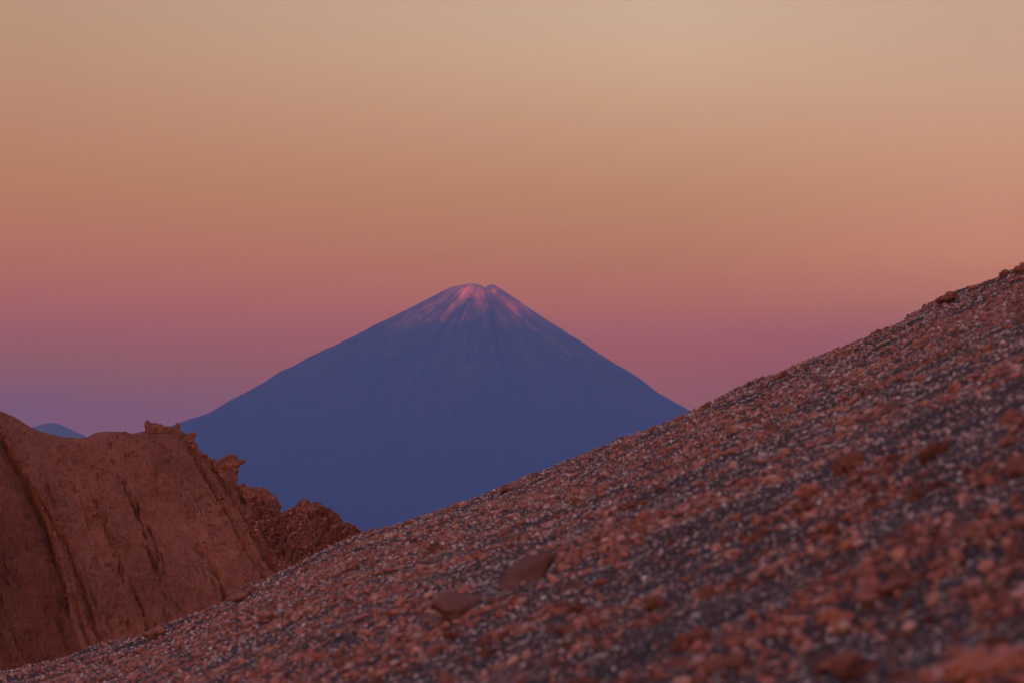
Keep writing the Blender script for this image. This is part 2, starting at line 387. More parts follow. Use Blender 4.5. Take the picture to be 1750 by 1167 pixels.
def base_h(x, y):
    yy = np.maximum(y, 1e-3)
    u = np.clip(x / yy, -0.2, 0.2)
    E = np.interp(u, cs, Ei) * smooth(8, 30, y) * (1 - smooth(90, 160, y))
    # the flank rises to the right, then rounds over to a broad top
    xr = np.where(x > 35, 35 + 30 * np.tanh((x - 35) / 30), x)
    z = -Hc + A_ * xr + B_ * y - Cc * y * y + 2 * math.sqrt(Hc * Cc) * y + yy * E
    z = np.where(y < 0, -Hc + A_ * xr + (B_ + 2 * math.sqrt(Hc * Cc)) * y, z)
    return z
def hill_h(x, y):
    z = base_h(x, y)
    d = 0.05 * fbm(x / 1.6, y / 1.6, seed=51, octv=3) + 0.045 * fbm(x / 0.38, y / 0.38, seed=57, octv=4)
    far = smooth(25, 60, y)
    d = d + far * 0.21 * fbm(x / 2.0, y / 2.6, seed=63, octv=5, gain=0.6)
    return z + d - 0.02
tt = np.concatenate([-1 - np.geomspace(0.02, 1, 70)[::-1], np.linspace(-1, 1, 821), 1 + np.geomspace(0.02, 1, 70)])
yr = np.concatenate([np.linspace(-40, 3, 60), np.geomspace(3.1, 130, 900), np.geomspace(133, 420, 70)])
TT, YY = np.meshgrid(tt, yr)
half = np.maximum(YY, 4) * 0.215 + 0.6
k_ = np.clip(np.abs(TT) - 1, 0, 1)
XX = np.sign(TT) * (np.minimum(np.abs(TT), 1) * half * (1 - k_) + k_ * 190)
ZZ = np.maximum(hill_h(XX, YY), PLAIN_Z - 14)
hill = link('hillside', mesh_from('hillside', np.stack([XX, YY, ZZ], -1).reshape(-1, 3), grid_faces(len(yr), len(tt)), M_soil))
tag(hill, 'stony desert hillside sloping up to the right across the foreground', 'hillside', kind='structure')

def on_ground(X, Y):
    """first point of the hillside under a photo pixel"""
    u, v = uv(X, Y); ys_ = np.geomspace(4, 110, 4000)
    dz = hill_h(u * ys_, ys_) - v * ys_
    i = np.argmax(dz > 0) if (dz > 0).any() else int(np.argmax(dz / ys_))
    return float(u * ys_[i]), float(ys_[i])

rng = np.random.default_rng(7)
def ico(sub):
    bm = bmesh.new(); bmesh.ops.create_icosphere(bm, subdivisions=sub, radius=1)
    co = np.array([v.co[:] for v in bm.verts]); fa = np.array([[v.index for v in f.verts] for f in bm.faces]); bm.free(); return co, fa
def stone_co(sub, seed, cuts=7, rough=0.16, blocky=0.8):
    co, fa = ico(sub); r = np.random.default_rng(seed)
    for i in range(cuts):
        n = r.normal(size=3); n /= np.linalg.norm(n); d = r.uniform(0.42, 0.8)
        over = np.maximum(co @ n - d, 0); co = co - blocky * over[:, None] * n
    s = seed * 3.7
    nn = fbm(co[:, 0] * 1.7 + s, co[:, 1] * 1.7, co[:, 2] * 1.7, seed=seed, octv=4 if sub > 2 else 2)
    co = co * (1 + rough * 1.6 * nn)[:, None]
    return co, fa
def rot_mats(n, rng, tilt=0.5):
    az = rng.uniform(0, 2 * np.pi, n); ax = rng.normal(0, tilt, n); ay = rng.normal(0, tilt, n)
    ca, sa = np.cos(az), np.sin(az); cx, sx = np.cos(ax), np.sin(ax); cy, sy = np.cos(ay), np.sin(ay)
    Z = np.zeros(n); O = np.ones(n)
    Rz = np.stack([ca, -sa, Z, sa, ca, Z, Z, Z, O], -1).reshape(n, 3, 3)
    Rx = np.stack([O, Z, Z, Z, cx, -sx, Z, sx, cx], -1).reshape(n, 3, 3)
    Ry = np.stack([cy, Z, sy, Z, O, Z, -sy, Z, cy], -1).reshape(n, 3, 3)
    return Rz @ Rx @ Ry
# surface direction of the flank: tips stones to lie along it
SL = Matrix.Rotation(-math.atan(A_), 3, 'Y'); SLn = np.array(SL)

def patch(x, y):
    """where the red crust is thick (1) or the dark soil lies bare (0)"""
    return 0.80 * fbm(x / 0.55, y / 1.0, seed=71, octv=4, gain=0.62) + 0.20 * fbm(x / 4.0, y / 3.0, seed=77, octv=3)
def scatter(n, ymin, ymax, ufac, kpx, spx, rng, ge=-0.58):
    """n stones; sizes in photo pixels shrink with distance as the real grain size stays the same"""
    a = 0.75; t_ = rng.uniform(0, 1, n)
    y = (ymin ** a + t_ * (ymax ** a - ymin ** a)) ** (1 / a)
    x = rng.uniform(-1, 1, n) * (y * ufac + 0.5)
    g = (y / 70.0) ** ge
    s = (kpx + np.minimum(rng.exponential(spx, n), 3.2 * spx)) * g / F_PX * y
    return x, y, s
def build_stuff(name, x, y, s, tint, flat, mat, variants, sub, sink=0.25, seed=1):
    cos, fas, tin = [], [], []; off = 0
    r = np.random.default_rng(seed)
    vid = r.integers(0, variants, len(x))
    z = hill_h(x, y)
    for k in range(variants):
        m = np.where(vid == k)[0]
        if not len(m): continue
        b, f = stone_co(sub, seed * 50 + k, cuts=5, rough=0.38)
        n = len(m); Rm = rot_mats(n, r, 0.35)
        sc = np.stack([r.uniform(0.7, 1.35, n), r.uniform(0.7, 1.3, n), r.uniform(0.5, 0.95, n) * flat[m]], -1)
        p = b[None] * sc[:, None, :] * (s[m] * 0.5)[:, None, None]
        p = np.einsum('nij,nkj->nki', Rm, p) @ SLn.T
        p += np.stack([x[m], y[m], z[m] + s[m] * (0.5 * flat[m] * 0.6 - sink * 0.4)], -1)[:, None, :]
        cos.append(p.reshape(-1, 3)); nv = len(b)
        fas.append((f[None] + (np.arange(n) * nv)[:, None, None] + off).reshape(-1, 3)); off += n * nv
        tin.append(np.repeat(tint[m], nv, 0))
    me = mesh_from(name, np.concatenate(cos), np.concatenate(fas), mat, smooth_sh=False, attrs={'tint': np.concatenate(tin)})
    return link(name, me)
def tints(n, rng, pal, wts):
    idx = rng.choice(len(pal), n, p=np.array(wts) / sum(wts)); c = np.array(pal)[idx]
    return c * rng.uniform(0.72, 1.2, (n, 1)) * rng.uniform(0.94, 1.06, (n, 3))
ORG = [(0.33, 0.122, 0.092), (0.42, 0.172, 0.135), (0.26, 0.092, 0.070), (0.46, 0.26, 0.225)]
PAL = [(0.42, 0.28, 0.26), (0.56, 0.44, 0.43), (0.29, 0.18, 0.18), (0.36, 0.17, 0.14), (0.11, 0.068, 0.07), (0.66, 0.56, 0.56)]

def gravel(name, n, ya, yb, uf, kpx, spx, sub, seed, pal, w, label, thr=None, flat=(0.7, 1.0), ge=-0.58):
    r = np.random.default_rng(seed)
    x, y, s = scatter(n, ya, yb, uf, kpx, spx, r, ge)
    # the same gravel goes on beyond the edges of the photograph
    x2, y2, s2 = scatter(int(n * 0.42), 3.2, yb, uf, kpx * 1.25, spx * 1.2, r, ge)
    x2 = np.sign(x2) * (y2 * uf + 0.5 + np.abs(r.uniform(0, 1, len(x2))) ** 1.3 * (3.0 + 0.11 * y2))
    x, y, s = np.concatenate([x, x2]), np.concatenate([y, y2]), np.concatenate([s, s2])
    if thr is not None:
        keep = patch(x, y) * (1 if thr[0] > 0 else -1) + r.normal(0, 0.10, len(x)) > thr[1] + thr[2] * smooth(35, 8, y)
        x, y, s = x[keep], y[keep], s[keep]
    s = np.minimum(s, 0.30)
    fl = r.uniform(*flat, len(x))
    o = build_stuff(name, x, y, s, tints(len(x), r, pal, w), fl, M_grav, 7, sub, seed=seed)
    tag(o, label, 'gravel', kind='stuff'); return o
gravel('pale_gravel', 240000, 5.0, 92, 0.195, 1.7, 1.2, 1, 101, PAL, [3, 3, 2, 3, 3, 2],
       'pale grey and lilac salt gravel strewn over the hillside soil', thr=(-1, -0.42, 0.22), ge=-0.36)
gravel('red_gravel', 165000, 5.0, 92, 0.195, 2.1, 2.1, 1, 103, ORG, [3, 3, 3, 1.5],
       'small red and orange stones strewn thickly over the hillside', thr=(1, -0.01, 0.17), ge=-0.72)
# the stones large enough to count
def remeshed(lumps, vox, name='stone'):
    """lumps: (centre, radii) -> one fused closed surface"""
    bm = bmesh.new()
    for c, r3 in lumps:
        bmesh.ops.create_icosphere(bm, subdivisions=3, radius=1, matrix=Matrix.Translation(list(c)) @ Euler((c[0] * 9, c[1] * 7, c[2] * 5)).to_matrix().to_4x4() @ Matrix.Diagonal((*r3, 1)))
    me = bpy.data.meshes.new(name); bm.to_mesh(me); bm.free()
    o = link(name, me); md = o.modifiers.new('r', 'REMESH'); md.mode = 'VOXEL'; md.voxel_size = vox
    dg = bpy.context.evaluated_depsgraph_get(); m2 = bpy.data.meshes.new_from_object(o.evaluated_get(dg))
    bpy.data.objects.remove(o); bpy.data.meshes.remove(me)
    n = len(m2.vertices); co = np.empty(n * 3, np.float32); m2.vertices.foreach_get('co', co)
    no = np.empty(n * 3, np.float32); m2.vertices.foreach_get('normal', no)
    return m2, co.reshape(-1, 3).astype(float), no.reshape(-1, 3).astype(float)
def weather(m2, co, no, seed, sc, amp, mat, fine=0.7, gain=0.6):
    x, y, z = (co / sc).T
    a, _ = worley(x * 1.3 + seed, y * 1.3, z * 1.3, seed); a2, _ = worley(x * 3.1 + seed, y * 3.1, z * 3.1, seed + 3)
    d = amp * (1.2 * fbm(x + seed, y, z, seed=seed, octv=5, gain=gain) + 1.1 * (0.5 - a) + fine * (0.5 - a2))
    co = co + no * d[:, None]
    m2.vertices.foreach_set('co', co.astype(np.float32).ravel()); m2.update()
    m2.polygons.foreach_set('use_smooth', np.ones(len(m2.polygons), bool))
    m2.materials.clear(); m2.materials.append(mat); return m2
def crust_mesh(seed, mat, vox=0.07, name='stone'):
    r = np.random.default_rng(seed); L = []
    for k in range(r.integers(4, 9)):
        a = r.uniform(0, 6.28); d = r.uniform(0.1, 0.75)
        L.append(((d * math.cos(a), d * math.sin(a) * 0.8, r.uniform(-0.15, 0.2)), (r.uniform(0.22, 0.5), r.uniform(0.22, 0.45), r.uniform(0.22, 0.42))))
    m2, co, no = remeshed(L, vox, name)
    return weather(m2, co, no, seed, 0.55, 0.25, mat)
protos = [crust_mesh(900 + k, M_orange) for k in range(12)]
r = np.random.default_rng(205)
placed = 0; spots = []
while placed < 300:
    y = math.exp(r.uniform(math.log(6.6), math.log(17 if placed % 2 else 66))); x = r.uniform(-1, 1) * (y * 0.176)
    if patch(np.array([x]), np.array([y]))[0] + r.normal(0, 0.13) < (-0.10 if y < 17 else 0.0): continue
    u_, v_ = x / y, float(base_h(np.array([x]), np.array([y]))[0]) / y
    if v_ < -0.05: continue
    px = (11 + min(r.exponential(8), 24)) * (y / 70) ** -0.52
    s = min(px / F_PX * y, 0.42) * 0.5
    if any((x - a) ** 2 + (y - b_) ** 2 < (0.8 * (s + c_)) ** 2 for a, b_, c_ in spots): continue
    spots.append((x, y, s))
    z = float(hill_h(np.array([x]), np.array([y]))[0])
    o = link('stone', protos[placed % 12], (x, y, z + s * 0.02))
    o.scale = (s * r.uniform(0.9, 1.4), s * r.uniform(0.9, 1.3), s * r.uniform(0.6, 0.95))
    o.rotation_euler = (SL.to_4x4() @ Euler((r.normal(0, 0.3), r.normal(0, 0.3), r.uniform(0, 6.28))).to_matrix().to_4x4()).to_euler()
    side_ = 'left' if u_ < -0.06 else ('middle' if u_ < 0.06 else 'right')
    band = ('blurred', 'in the nearest gravel at the bottom') if y < 12 else (('soft edged', 'in the gravel half way up the slope') if y < 30 else ('small', 'in the fine gravel just below the skyline'))
    tag(o, band[0] + ' red crusty stone ' + band[1] + ', ' + ('in the middle' if side_ == 'middle' else 'towards the ' + side_), 'stone', 'red stones ' + band[1] + ' ' + side_)
    placed += 1

# single rocks that stand out in the photograph: (name, px centre, px width, px height, material, seed, tilt, label)
def single(name, X, Y, wpx, hpx, mat, seed, label, rot=(0, 0, 0), depth=1.0, cuts=9, rough=0.16, lift=0.0, cat='rock', group=None):
    x, y = on_ground(X, Y + hpx * 0.35)
    if mat is M_orange:
        me_ = crust_mesh(seed, mat, 0.05, name); n_ = len(me_.vertices); co = np.empty(n_ * 3, np.float32); me_.vertices.foreach_get('co', co); co = co.reshape(-1, 3).astype(float)
    else:
        co, fa = stone_co(4, seed, cuts=cuts, rough=rough, blocky=0.95); me_ = None
    ext = co.max(0) - co.min(0); co = (co - (co.max(0) + co.min(0)) / 2) / ext
    w, h = wpx / F_PX * y, hpx / F_PX * y
    co = co * np.array([w, w * depth, h])
    Rm = np.array(Euler(tuple(rad(a) for a in rot)).to_matrix()); co = co @ Rm.T
    z = float(hill_h(np.array([x]), np.array([y]))[0])
    if me_ is None: me_ = mesh_from(name, co, fa, mat)
    else: me_.vertices.foreach_set('co', co.astype(np.float32).ravel()); me_.update()
    o = link(name, me_, (x, y, z + h * (0.28 + lift)))
    return tag(o, label, cat, group)
single('brown_slab', 903, 972, 110, 58, M_brown, 311, 'smooth brown slab of rock leaning on the gravel near the middle of the slope', (0, -26, 10), 0.5, 13, 0.22, -0.10)
single('brown_boulder', 783, 1032, 90, 60, M_brown, 312, 'wedge shaped brown boulder with a dark hollow under its left side', (0, -16, 20), 0.7, 13, 0.22, -0.02)
single('dark_flat_rock', 1527, 697, 46, 22, M_brown, 313, 'dark flat rock with a shaded underside high on the right of the slope', (0, -15, 0), 0.8)
single('crest_boulder', 1618, 511, 40, 20, M_orange, 314, 'largest rounded red boulder standing up on the skyline of the slope', (0, -20, 0), 0.9, 9, 0.25, 0.1)
single('crest_rock', 1716, 468, 20, 13, M_orange, 315, 'small red rock on the skyline near the right edge', (0, -20, 0), 0.9, 9, 0.25, 0.1)
single('crest_rock', 1752, 456, 40, 22, M_orange, 316, 'jagged red rock cut by the right edge of the photo on the skyline', (0, -20, 0), 0.9, 9, 0.3, -0.1)
single('crest_rock', 1334, 641, 30, 14, M_orange, 317, 'low red rock on the skyline at mid slope, right of the volcano', (0, -20, 0), 0.9, 9, 0.25, 0.05)
single('crest_rock', 1160, 717, 20, 11, M_orange, 318, 'little red rock on the skyline where the volcano meets the slope', (0, -20, 0), 0.9, 9, 0.25, 0.1)
single('crest_rock', 1112, 735, 16, 10, M_orange, 319, 'little red rock on the skyline in front of the right foot of the volcano', (0, -20, 0), 0.9, 9, 0.25, 0.1)
single('crest_rock', 1506, 566, 22, 11, M_orange, 330, 'small red clod on the skyline just downhill of the largest boulder', (0, -20, 0), 0.9, 9, 0.25, 0.1)
single('crest_rock', 1662, 493, 18, 10, M_orange, 331, 'small red clod on the skyline just uphill of the largest boulder', (0, -20, 0), 0.9, 9, 0.25, 0.1)
single('crest_rock', 1207, 693, 22, 12, M_orange, 332, 'red clod on the skyline just right of where the volcano ends', (0, -20, 0), 0.9, 9, 0.25, 0.1)
single('crest_rock', 862, 838, 20, 12, M_orange, 333, 'red clod on the skyline below the centre of the volcano', (0, -20, 0), 0.9, 9, 0.25, 0.1)
single('crest_rock', 697, 894, 18, 11, M_orange, 334, 'red clod low on the skyline near the bottom of the blue gap', (0, -20, 0), 0.9, 9, 0.25, 0.1)
single('crest_rock', 412, 1018, 54, 20, M_orange, 320, 'low reddish brown rock ledge on the crest below the eroded ridge', (0, -25, 0), 0.9, 9, 0.25, 0.1)
single('crest_rock', 262, 1082, 44, 24, M_orange, 321, 'broad red lump on the crest at lower left', (0, -15, 0), 0.9, 9, 0.25, 0.05)
single('near_boulder', 1690, 1122, 170, 62, M_orange, 322, 'big blurred red boulder in the bottom right corner', (0, -22, 0), 0.7, 9, 0.22, -0.12)
single('near_boulder', 1430, 1062, 62, 46, M_orange, 323, 'pale tipped red rock in the blurred gravel right of centre', (0, -10, 0), 0.8, 9, 0.22, 0.05)
single('near_boulder', 1180, 1090, 84, 46, M_orange, 324, 'blurred red rock lump at bottom centre right', (0, -18, 0), 0.8, 9, 0.25, -0.1)
single('near_boulder', 1440, 1132, 84, 40, M_orange, 325, 'flat pinkish rock at the bottom edge left of the corner boulder', (0, -18, 0), 0.8, 9, 0.2, 0.0)
single('near_boulder', 1510, 1005, 110, 36, M_orange, 326, 'long low red rock casting a dark hollow, above the pale tipped rock', (0, -22, 0), 0.7, 9, 0.25, 0.0)
single('red_boulder', 1380, 840, 50, 34, M_orange, 327, 'upright red boulder in the middle of the right hand slope', (0, -10, 0), 0.8, 9, 0.25, 0.05)
single('red_boulder', 1450, 790, 60, 44, M_orange, 328, 'rough cluster like red boulder below the dark flat rock', (0, -18, 0), 0.8, 9, 0.3, 0.0)
single('red_boulder', 1728, 712, 38, 32, M_orange, 329, 'bright red boulder near the right edge half way up the slope', (0, -18, 0), 0.8, 9, 0.3, 0.0)

# stones lying right beside a rock that stands out are told apart by it
def to_px(p):
    x, y, z = p; dep = y * math.cos(PITCH) + z * math.sin(PITCH)
    return W_PX / 2 + F_PX * x / dep, H_PX / 2 - F_PX * (z * math.cos(PITCH) - y * math.sin(PITCH)) / dep
marks = [(905, 972, 'the smooth brown slab at mid slope'), (785, 1030, 'the wedge shaped brown boulder'), (1527, 697, 'the dark flat rock high on the slope'),
         (1618, 511, 'the largest boulder on the skyline'), (1690, 1122, 'the big boulder in the bottom right corner'), (1430, 1062, 'the pale tipped rock right of centre'),
         (1180, 1090, 'the red lump at bottom centre right'), (1510, 1005, 'the long low red rock at right'), (1380, 840, 'the upright red boulder on the right hand slope'),
         (1450, 790, 'the rough cluster like boulder'), (1728, 712, 'the bright red boulder near the right edge'), (412, 1018, 'the brown ledge below the eroded ridge'),
         (262, 1082, 'the broad red lump at lower left'), (1334, 641, 'the low skyline rock right of the volcano')]
stones = [(o, to_px(o.location)) for o in C.objects if o.name.startswith('stone')]
done = set()
for mx, my, what in marks:
    for word, dx, dy in (('just left of', -1, 0), ('just right of', 1, 0), ('just above', 0, -1), ('just below', 0, 1)):
        best = None
        for o, (px_, py_) in stones:
            ex, ey = px_ - mx, py_ - my; d = math.hypot(ex, ey)
            if o.name in done or d > 150 or d < 15 or (ex * dx + ey * dy) < 0.75 * d: continue
            if best is None or d < best[0]: best = (d, o)
        if best:
            o = best[1]; done.add(o.name); o['label'] = 'red crusty stone ' + word + ' ' + what

# ------------------------------------------------------------------ eroded ridge at left
D_R = 250.0
ridge_top = [(-700, 640), (-500, 655), (-300, 662), (-150, 672), (-60, 688), (0, 702), (26, 714), (50, 729), (70, 738), (109, 746), (135, 748), (150, 747), (160, 741), (172, 738), (200, 737), (215, 738), (226, 742), (240, 739), (255, 732), (285, 728), (306, 732),
             (325, 752), (345, 775), (369, 795), (395, 815), (417, 830), (440, 836), (456, 846), (470, 868), (478, 877), (492, 874), (505, 868), (519, 860), (540, 864), (565, 874), (587, 892), (608, 903), (623, 913), (660, 945), (760, 1030), (900, 1150), (1100, 1320), (1400, 1500)]
ru, rv = uv([p[0] for p in ridge_top], [p[1] for p in ridge_top])
ncol, nfr, nbk = 1150, 620, 60
pxs = np.concatenate([np.linspace(-700, -20, 90), np.linspace(-18, 660, ncol - 160), np.linspace(662, 1400, 70)])
uu = uv(pxs, 900)[0]; vt = np.interp(uu, ru, rv)
dcr = D_R + 10 * np.sin((pxs + 100) / 260.0) - 6 * smooth(300, 620, pxs)
zt = vt * dcr
tj = np.linspace(0, 1, nfr) ** 1.12
drop = 34.0 + 0 * zt
s_row = np.concatenate([-(np.linspace(1, 0, nbk, endpoint=False) ** 1.6), tj])       # <0 behind the crest
U, S = np.meshgrid(uu, s_row); PX, _ = np.meshgrid(pxs, s_row)
ZT = np.broadcast_to(zt, U.shape); DC = np.broadcast_to(dcr, U.shape)
front = S >= 0
dz = np.where(front, S * drop, -S * 70)
Zr = ZT - dz
# rounded shoulder, then a face of about 48 degrees
def px2a(X, Y):
    u, v = uv(X, Y); return float(u) * D_R, float(v) * D_R
q = U * DC * 0.88 + Zr * 0.47
steep = 0 * PX
turn = smooth(5.5, -1.0, q - 0.88 * px2a(60, 850)[0] - 0.47 * px2a(60, 850)[1])
run = np.where(front, dz * 0.86 - 0.5 * steep * np.maximum(dz - 6, 0) * 0.8 + 0.9 * (1 - np.exp(-dz / 0.8)), -dz * 1.15)
# left of the main rib the face turns away to the left
qr = q - 0.88 * px2a(62, 860)[0] - 0.47 * px2a(62, 860)[1]
Yr = DC - run + np.where(front, 0.5 * np.maximum(-qr, 0) * smooth(0, 3, -qr) * smooth(1, 5, dz), 0)
Xr = U * DC
# coordinates along the fall lines (which run down to the right)
X0, Z0 = Xr.copy(), Zr.copy()
q = X0 * 0.88 + Z0 * 0.47          # across the strata
p_ = -X0 * 0.47 + Z0 * 0.88        # up along them
mpp = D_R / F_PX
def px2(X, Y):
    u, v = uv(X, Y); return u * D_R, v * D_R
# rugged zone to the right of a line running down the ridge
lx0, lz0 = px2(300, 728); lx1, lz1 = px2(515, 1000)
side = ((X0 - lx0) * (lz1 - lz0) - (Z0 - lz0) * (lx1 - lx0)) / math.hypot(lx1 - lx0, lz1 - lz0)   # sign: right of the line
side = -side if (((lx0 + 5 - lx0) * (lz1 - lz0)) < 0) else side
rugg = smooth(-0.7, 1.2, side + 0.9 * fbm(X0 / 3, Z0 / 3, seed=81, octv=3))
topband = smooth(1.2, 0.1, dz) * front * smooth(238, 262, PX) * 0.6
rugg = np.maximum(rugg, topband)
# smooth hollow in the right mound
hx, hz = px2(515, 905); hol = np.exp(-(((X0 - hx) / 1.6) ** 2 + ((Z0 - hz) / 1.3) ** 2)); rugg_r = rugg * (1 - 0.75 * hol)
disp = 0.55 * fbm(q / 3.2, p_ / 15, seed=83, octv=4) + 0.20 * fbm(q / 0.8, p_ / 5, seed=85, octv=5, gain=0.6) + 0.13 * fbm(X0 / 0.50, Z0 / 0.50, seed=87, octv=5, gain=0.72)
w1, w2 = worley(X0 / 0.95, Yr / 0.95 + 0.2 * Z0, Z0 / 0.95, 5)
w3, w4 = worley(X0 / 0.36, Yr / 0.36, Z0 / 0.36, 9)
rd = 1.0 * fbm(X0 / 2.2, Z0 / 2.2, Yr / 3, seed=91, octv=5) + 0.85 * (0.55 - w1) + 0.22 * (0.5 - w3)
rd -= 0.42 * smooth(0.22, 0.0, w2 - w1) + 0.15 * smooth(0.2, 0.0, w4 - w3)
rd += 0.15 * fbm(q / 0.9, p_ / 4.5, seed=93, octv=3)
disp = disp * (1 - rugg_r) + rd * rugg_r
def poly_d(pts):
    P0 = [px2(*p) for p in pts]; best = np.full(X0.shape, 1e9); sgn = np.zeros(X0.shape)
    for (ax, az), (bx, bz) in zip(P0[:-1], P0[1:]):
        dx, dzz = bx - ax, bz - az; L2 = dx * dx + dzz * dzz
        tt = np.clip(((X0 - ax) * dx + (Z0 - az) * dzz) / L2, 0, 1)
        d = np.hypot(X0 - ax - tt * dx, Z0 - az - tt * dzz)
        sg = ((X0 - ax) * dzz - (Z0 - az) * dx) / math.sqrt(L2)
        m = d < best; best = np.where(m, d, best); sgn = np.where(m, sg, sgn)
    return best, -sgn        # positive to the right/up of a line drawn downwards
knob = 0.5 + 0.9 * fbm(X0 / 0.5, Z0 / 0.5, seed=95, octv=3)
ribm = np.zeros(X0.shape)
ribs = [  # (points, width m, height m)
    ([(-10, 735), (10, 770), (38, 815), (62, 860), (85, 905), (100, 950), (125, 1000), (131, 1028)], 0.42, 0.55),
    ([(60, 850), (95, 900), (120, 935), (140, 975), (165, 1030), (190, 1085), (205, 1110)], 0.34, 0.45),
    ([(150, 1040), (165, 1075), (178, 1100)], 0.26, 0.35),
    ([(165, 885), (178, 905), (190, 930)], 0.22, 0.25),
    ([(232, 1000), (248, 1030), (268, 1068)], 0.28, 0.38),
    ([(118, 1060), (128, 1085), (138, 1105)], 0.2, 0.3),
    ([(75, 830), (88, 862)], 0.2, 0.25), ([(316, 745), (360, 810), (410, 880), (460, 950), (500, 1000)], 0.3, 0.3),
    ([(300, 745), (340, 815), (390, 890), (440, 965)], 0.22, 0.22)]
for pts, wd, ht in ribs:
    d, sg = poly_d(pts)
    sd = np.where(sg > 0, d, -d) + 0.12 * fbm(X0 / 0.5, Z0 / 0.5, seed=141, octv=3)
    ribm = np.maximum(ribm, np.exp(-((sd - 0.12) / (0.55 * wd)) ** 2) * smooth(-0.2, 0.3, fbm(X0 / 0.9, Z0 / 0.9, seed=143, octv=2)))
    disp += ht * 1.5 * np.where(sd > 0, smooth(0, 0.10, sd) * np.exp(-sd / (2.2 * wd)) * (0.55 + 0.8 * knob), -0.75 * np.exp(sd / (1.1 * wd)))
cracks = [
    ([(200, 825), (222, 860), (238, 895), (250, 930), (268, 965), (290, 1020)], 0.13, 0.55),
    ([(222, 860), (245, 890), (262, 925), (280, 965)], 0.10, 0.35),
    ([(336, 936), (352, 955), (372, 985), (390, 1025)], 0.20, 0.75),
    ([(150, 850), (175, 890), (205, 950), (218, 1000), (236, 1070)], 0.11, 0.35),
    ([(300, 1025), (330, 1052)], 0.10, 0.3), ([(165, 1010), (180, 1040)], 0.1, 0.25),
    ([(392, 905), (410, 945)], 0.10, 0.25), ([(250, 842), (262, 858)], 0.18, 0.22), ([(90, 790), (130, 850), (150, 900)], 0.10, 0.2),
    ([(305, 760), (352, 830), (402, 905), (455, 985)], 0.14, 0.40), ([(326, 760), (372, 828), (425, 905), (480, 985)], 0.2, 0.45)]
wob = 0.30 * fbm(X0 / 1.1, Z0 / 1.1, seed=97, octv=3)
brk = smooth(-0.35, 0.25, fbm(X0 / 0.8, Z0 / 0.8, seed=99, octv=2))
for pts, wd, ht in cracks:
    d, sg = poly_d(pts)
    disp -= 1.35 * ht * np.exp(-((d + wob) / wd) ** 2) * brk
net = fbm(q / 0.75 + 0.5 * fbm(X0 / 2, Z0 / 2, seed=130, octv=2), p_ / 6.5, seed=131, octv=2, ridged=True)
disp -= 0.42 * smooth(0.80, 0.97, net) * smooth(0.0, 0.35, fbm(X0 / 2.2, Z0 / 3.5, seed=133, octv=3)) * (1 - 0.5 * rugg)
pit = fbm(X0 / 0.55, Z0 / 0.30, seed=135, octv=3, gain=0.6)
disp -= 0.30 * smooth(0.28, 0.55, pit) * smooth(-0.1, 0.3, fbm(X0 / 3.0, Z0 / 3.0, seed=137, octv=3))
# scattered scabs and clods
sc_ = fbm(X0 / 0.25, Z0 / 0.25, seed=111, octv=3) * smooth(0.05, 0.4, fbm(X0 / 2.5, Z0 / 2.5, seed=113, octv=3))
disp += 0.45 * np.clip(sc_, 0, 1)
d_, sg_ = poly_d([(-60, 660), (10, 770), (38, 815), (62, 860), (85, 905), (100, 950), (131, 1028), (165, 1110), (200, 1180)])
left_dark = smooth(-0.15, 0.15, np.where(sg_ < 0, d_, -d_) + 0.35 * fbm(X0 / 1.2, Z0 / 1.2, seed=151, octv=4)) * 1.0  # mask of the darker tone left of the main rib, ragged edge
fadein = np.where(front, smooth(-0.05, 0.35, dz) * 0.75 + 0.25, 0.5)
disp = disp * fadein
nvx, nvy, nvz = 0.10, -0.70, 0.71
Xr = Xr + disp * nvx; Yr = Yr + disp * nvy; Zr = Zr + disp * nvz * np.where(front, 1, 0.5)
# jagged sky line on the rugged part
jag = smooth(300, 330, PX) * smooth(0.9, 0.0, np.abs(dz))
Zr = Zr + jag * (0.42 * fbm(X0 / 0.7, Yr / 0.7, seed=121, octv=4) + 0.1)
Zr = np.maximum(Zr, PLAIN_Z - 14)
ridge = link('eroded_ridge', mesh_from('eroded_ridge', np.stack([Xr, Yr, Zr], -1).reshape(-1, 3)[:, :], grid_faces(len(s_row), len(pxs)), M_ridge, attrs={'rugged': rugg.ravel(), 'lower_left_dark': left_dark.ravel()}))
tag(ridge, 'reddish brown eroded earth ridge with slanting ribs and cracks at left', 'ridge', kind='structure')

# broken rock lying on the ridge: thick on the ribs and the rugged end, thin elsewhere
r = np.random.default_rng(77)
wgt = (0.08 * rugg * (0.3 + 1.4 * smooth(-0.2, 0.4, fbm(X0 / 1.1, Z0 / 1.1, seed=147, octv=3))) + 1.6 * ribm + 0.05 + 0.35 * smooth(0.15, 0.5, fbm(X0 / 1.8, Z0 / 1.8, seed=145, octv=3))) * front * (PX > -40) * (PX < 655)
wgt[:, -1] = 0; wgt[-1] = 0
flat_w = wgt.ravel() / wgt.sum()
pick = r.choice(flat_w.size, 30000, p=flat_w)
rx_, ry_, rz_ = Xr.ravel()[pick], Yr.ravel()[pick], Zr.ravel()[pick]
rg_ = rugg.ravel()[pick]; rb_ = ribm.ravel()[pick]
sz = (0.035 + r.exponential(0.035, len(pick))) * (1 + 1.3 * rg_ + 0.5 * rb_); sz = np.minimum(sz, 0.34)
tn = tints(len(pick), r, [(0.32, 0.115, 0.085), (0.24, 0.085, 0.062), (0.42, 0.17, 0.13), (0.16, 0.06, 0.045)], [3, 3, 1.2, 1.5])
tn *= (1 - 0.38 * left_dark.ravel()[pick])[:, None]  # rubble darkened by the same lower left mask
cos, fas, tin = [], [], []; off = 0
vid = r.integers(0, 6, len(pick))
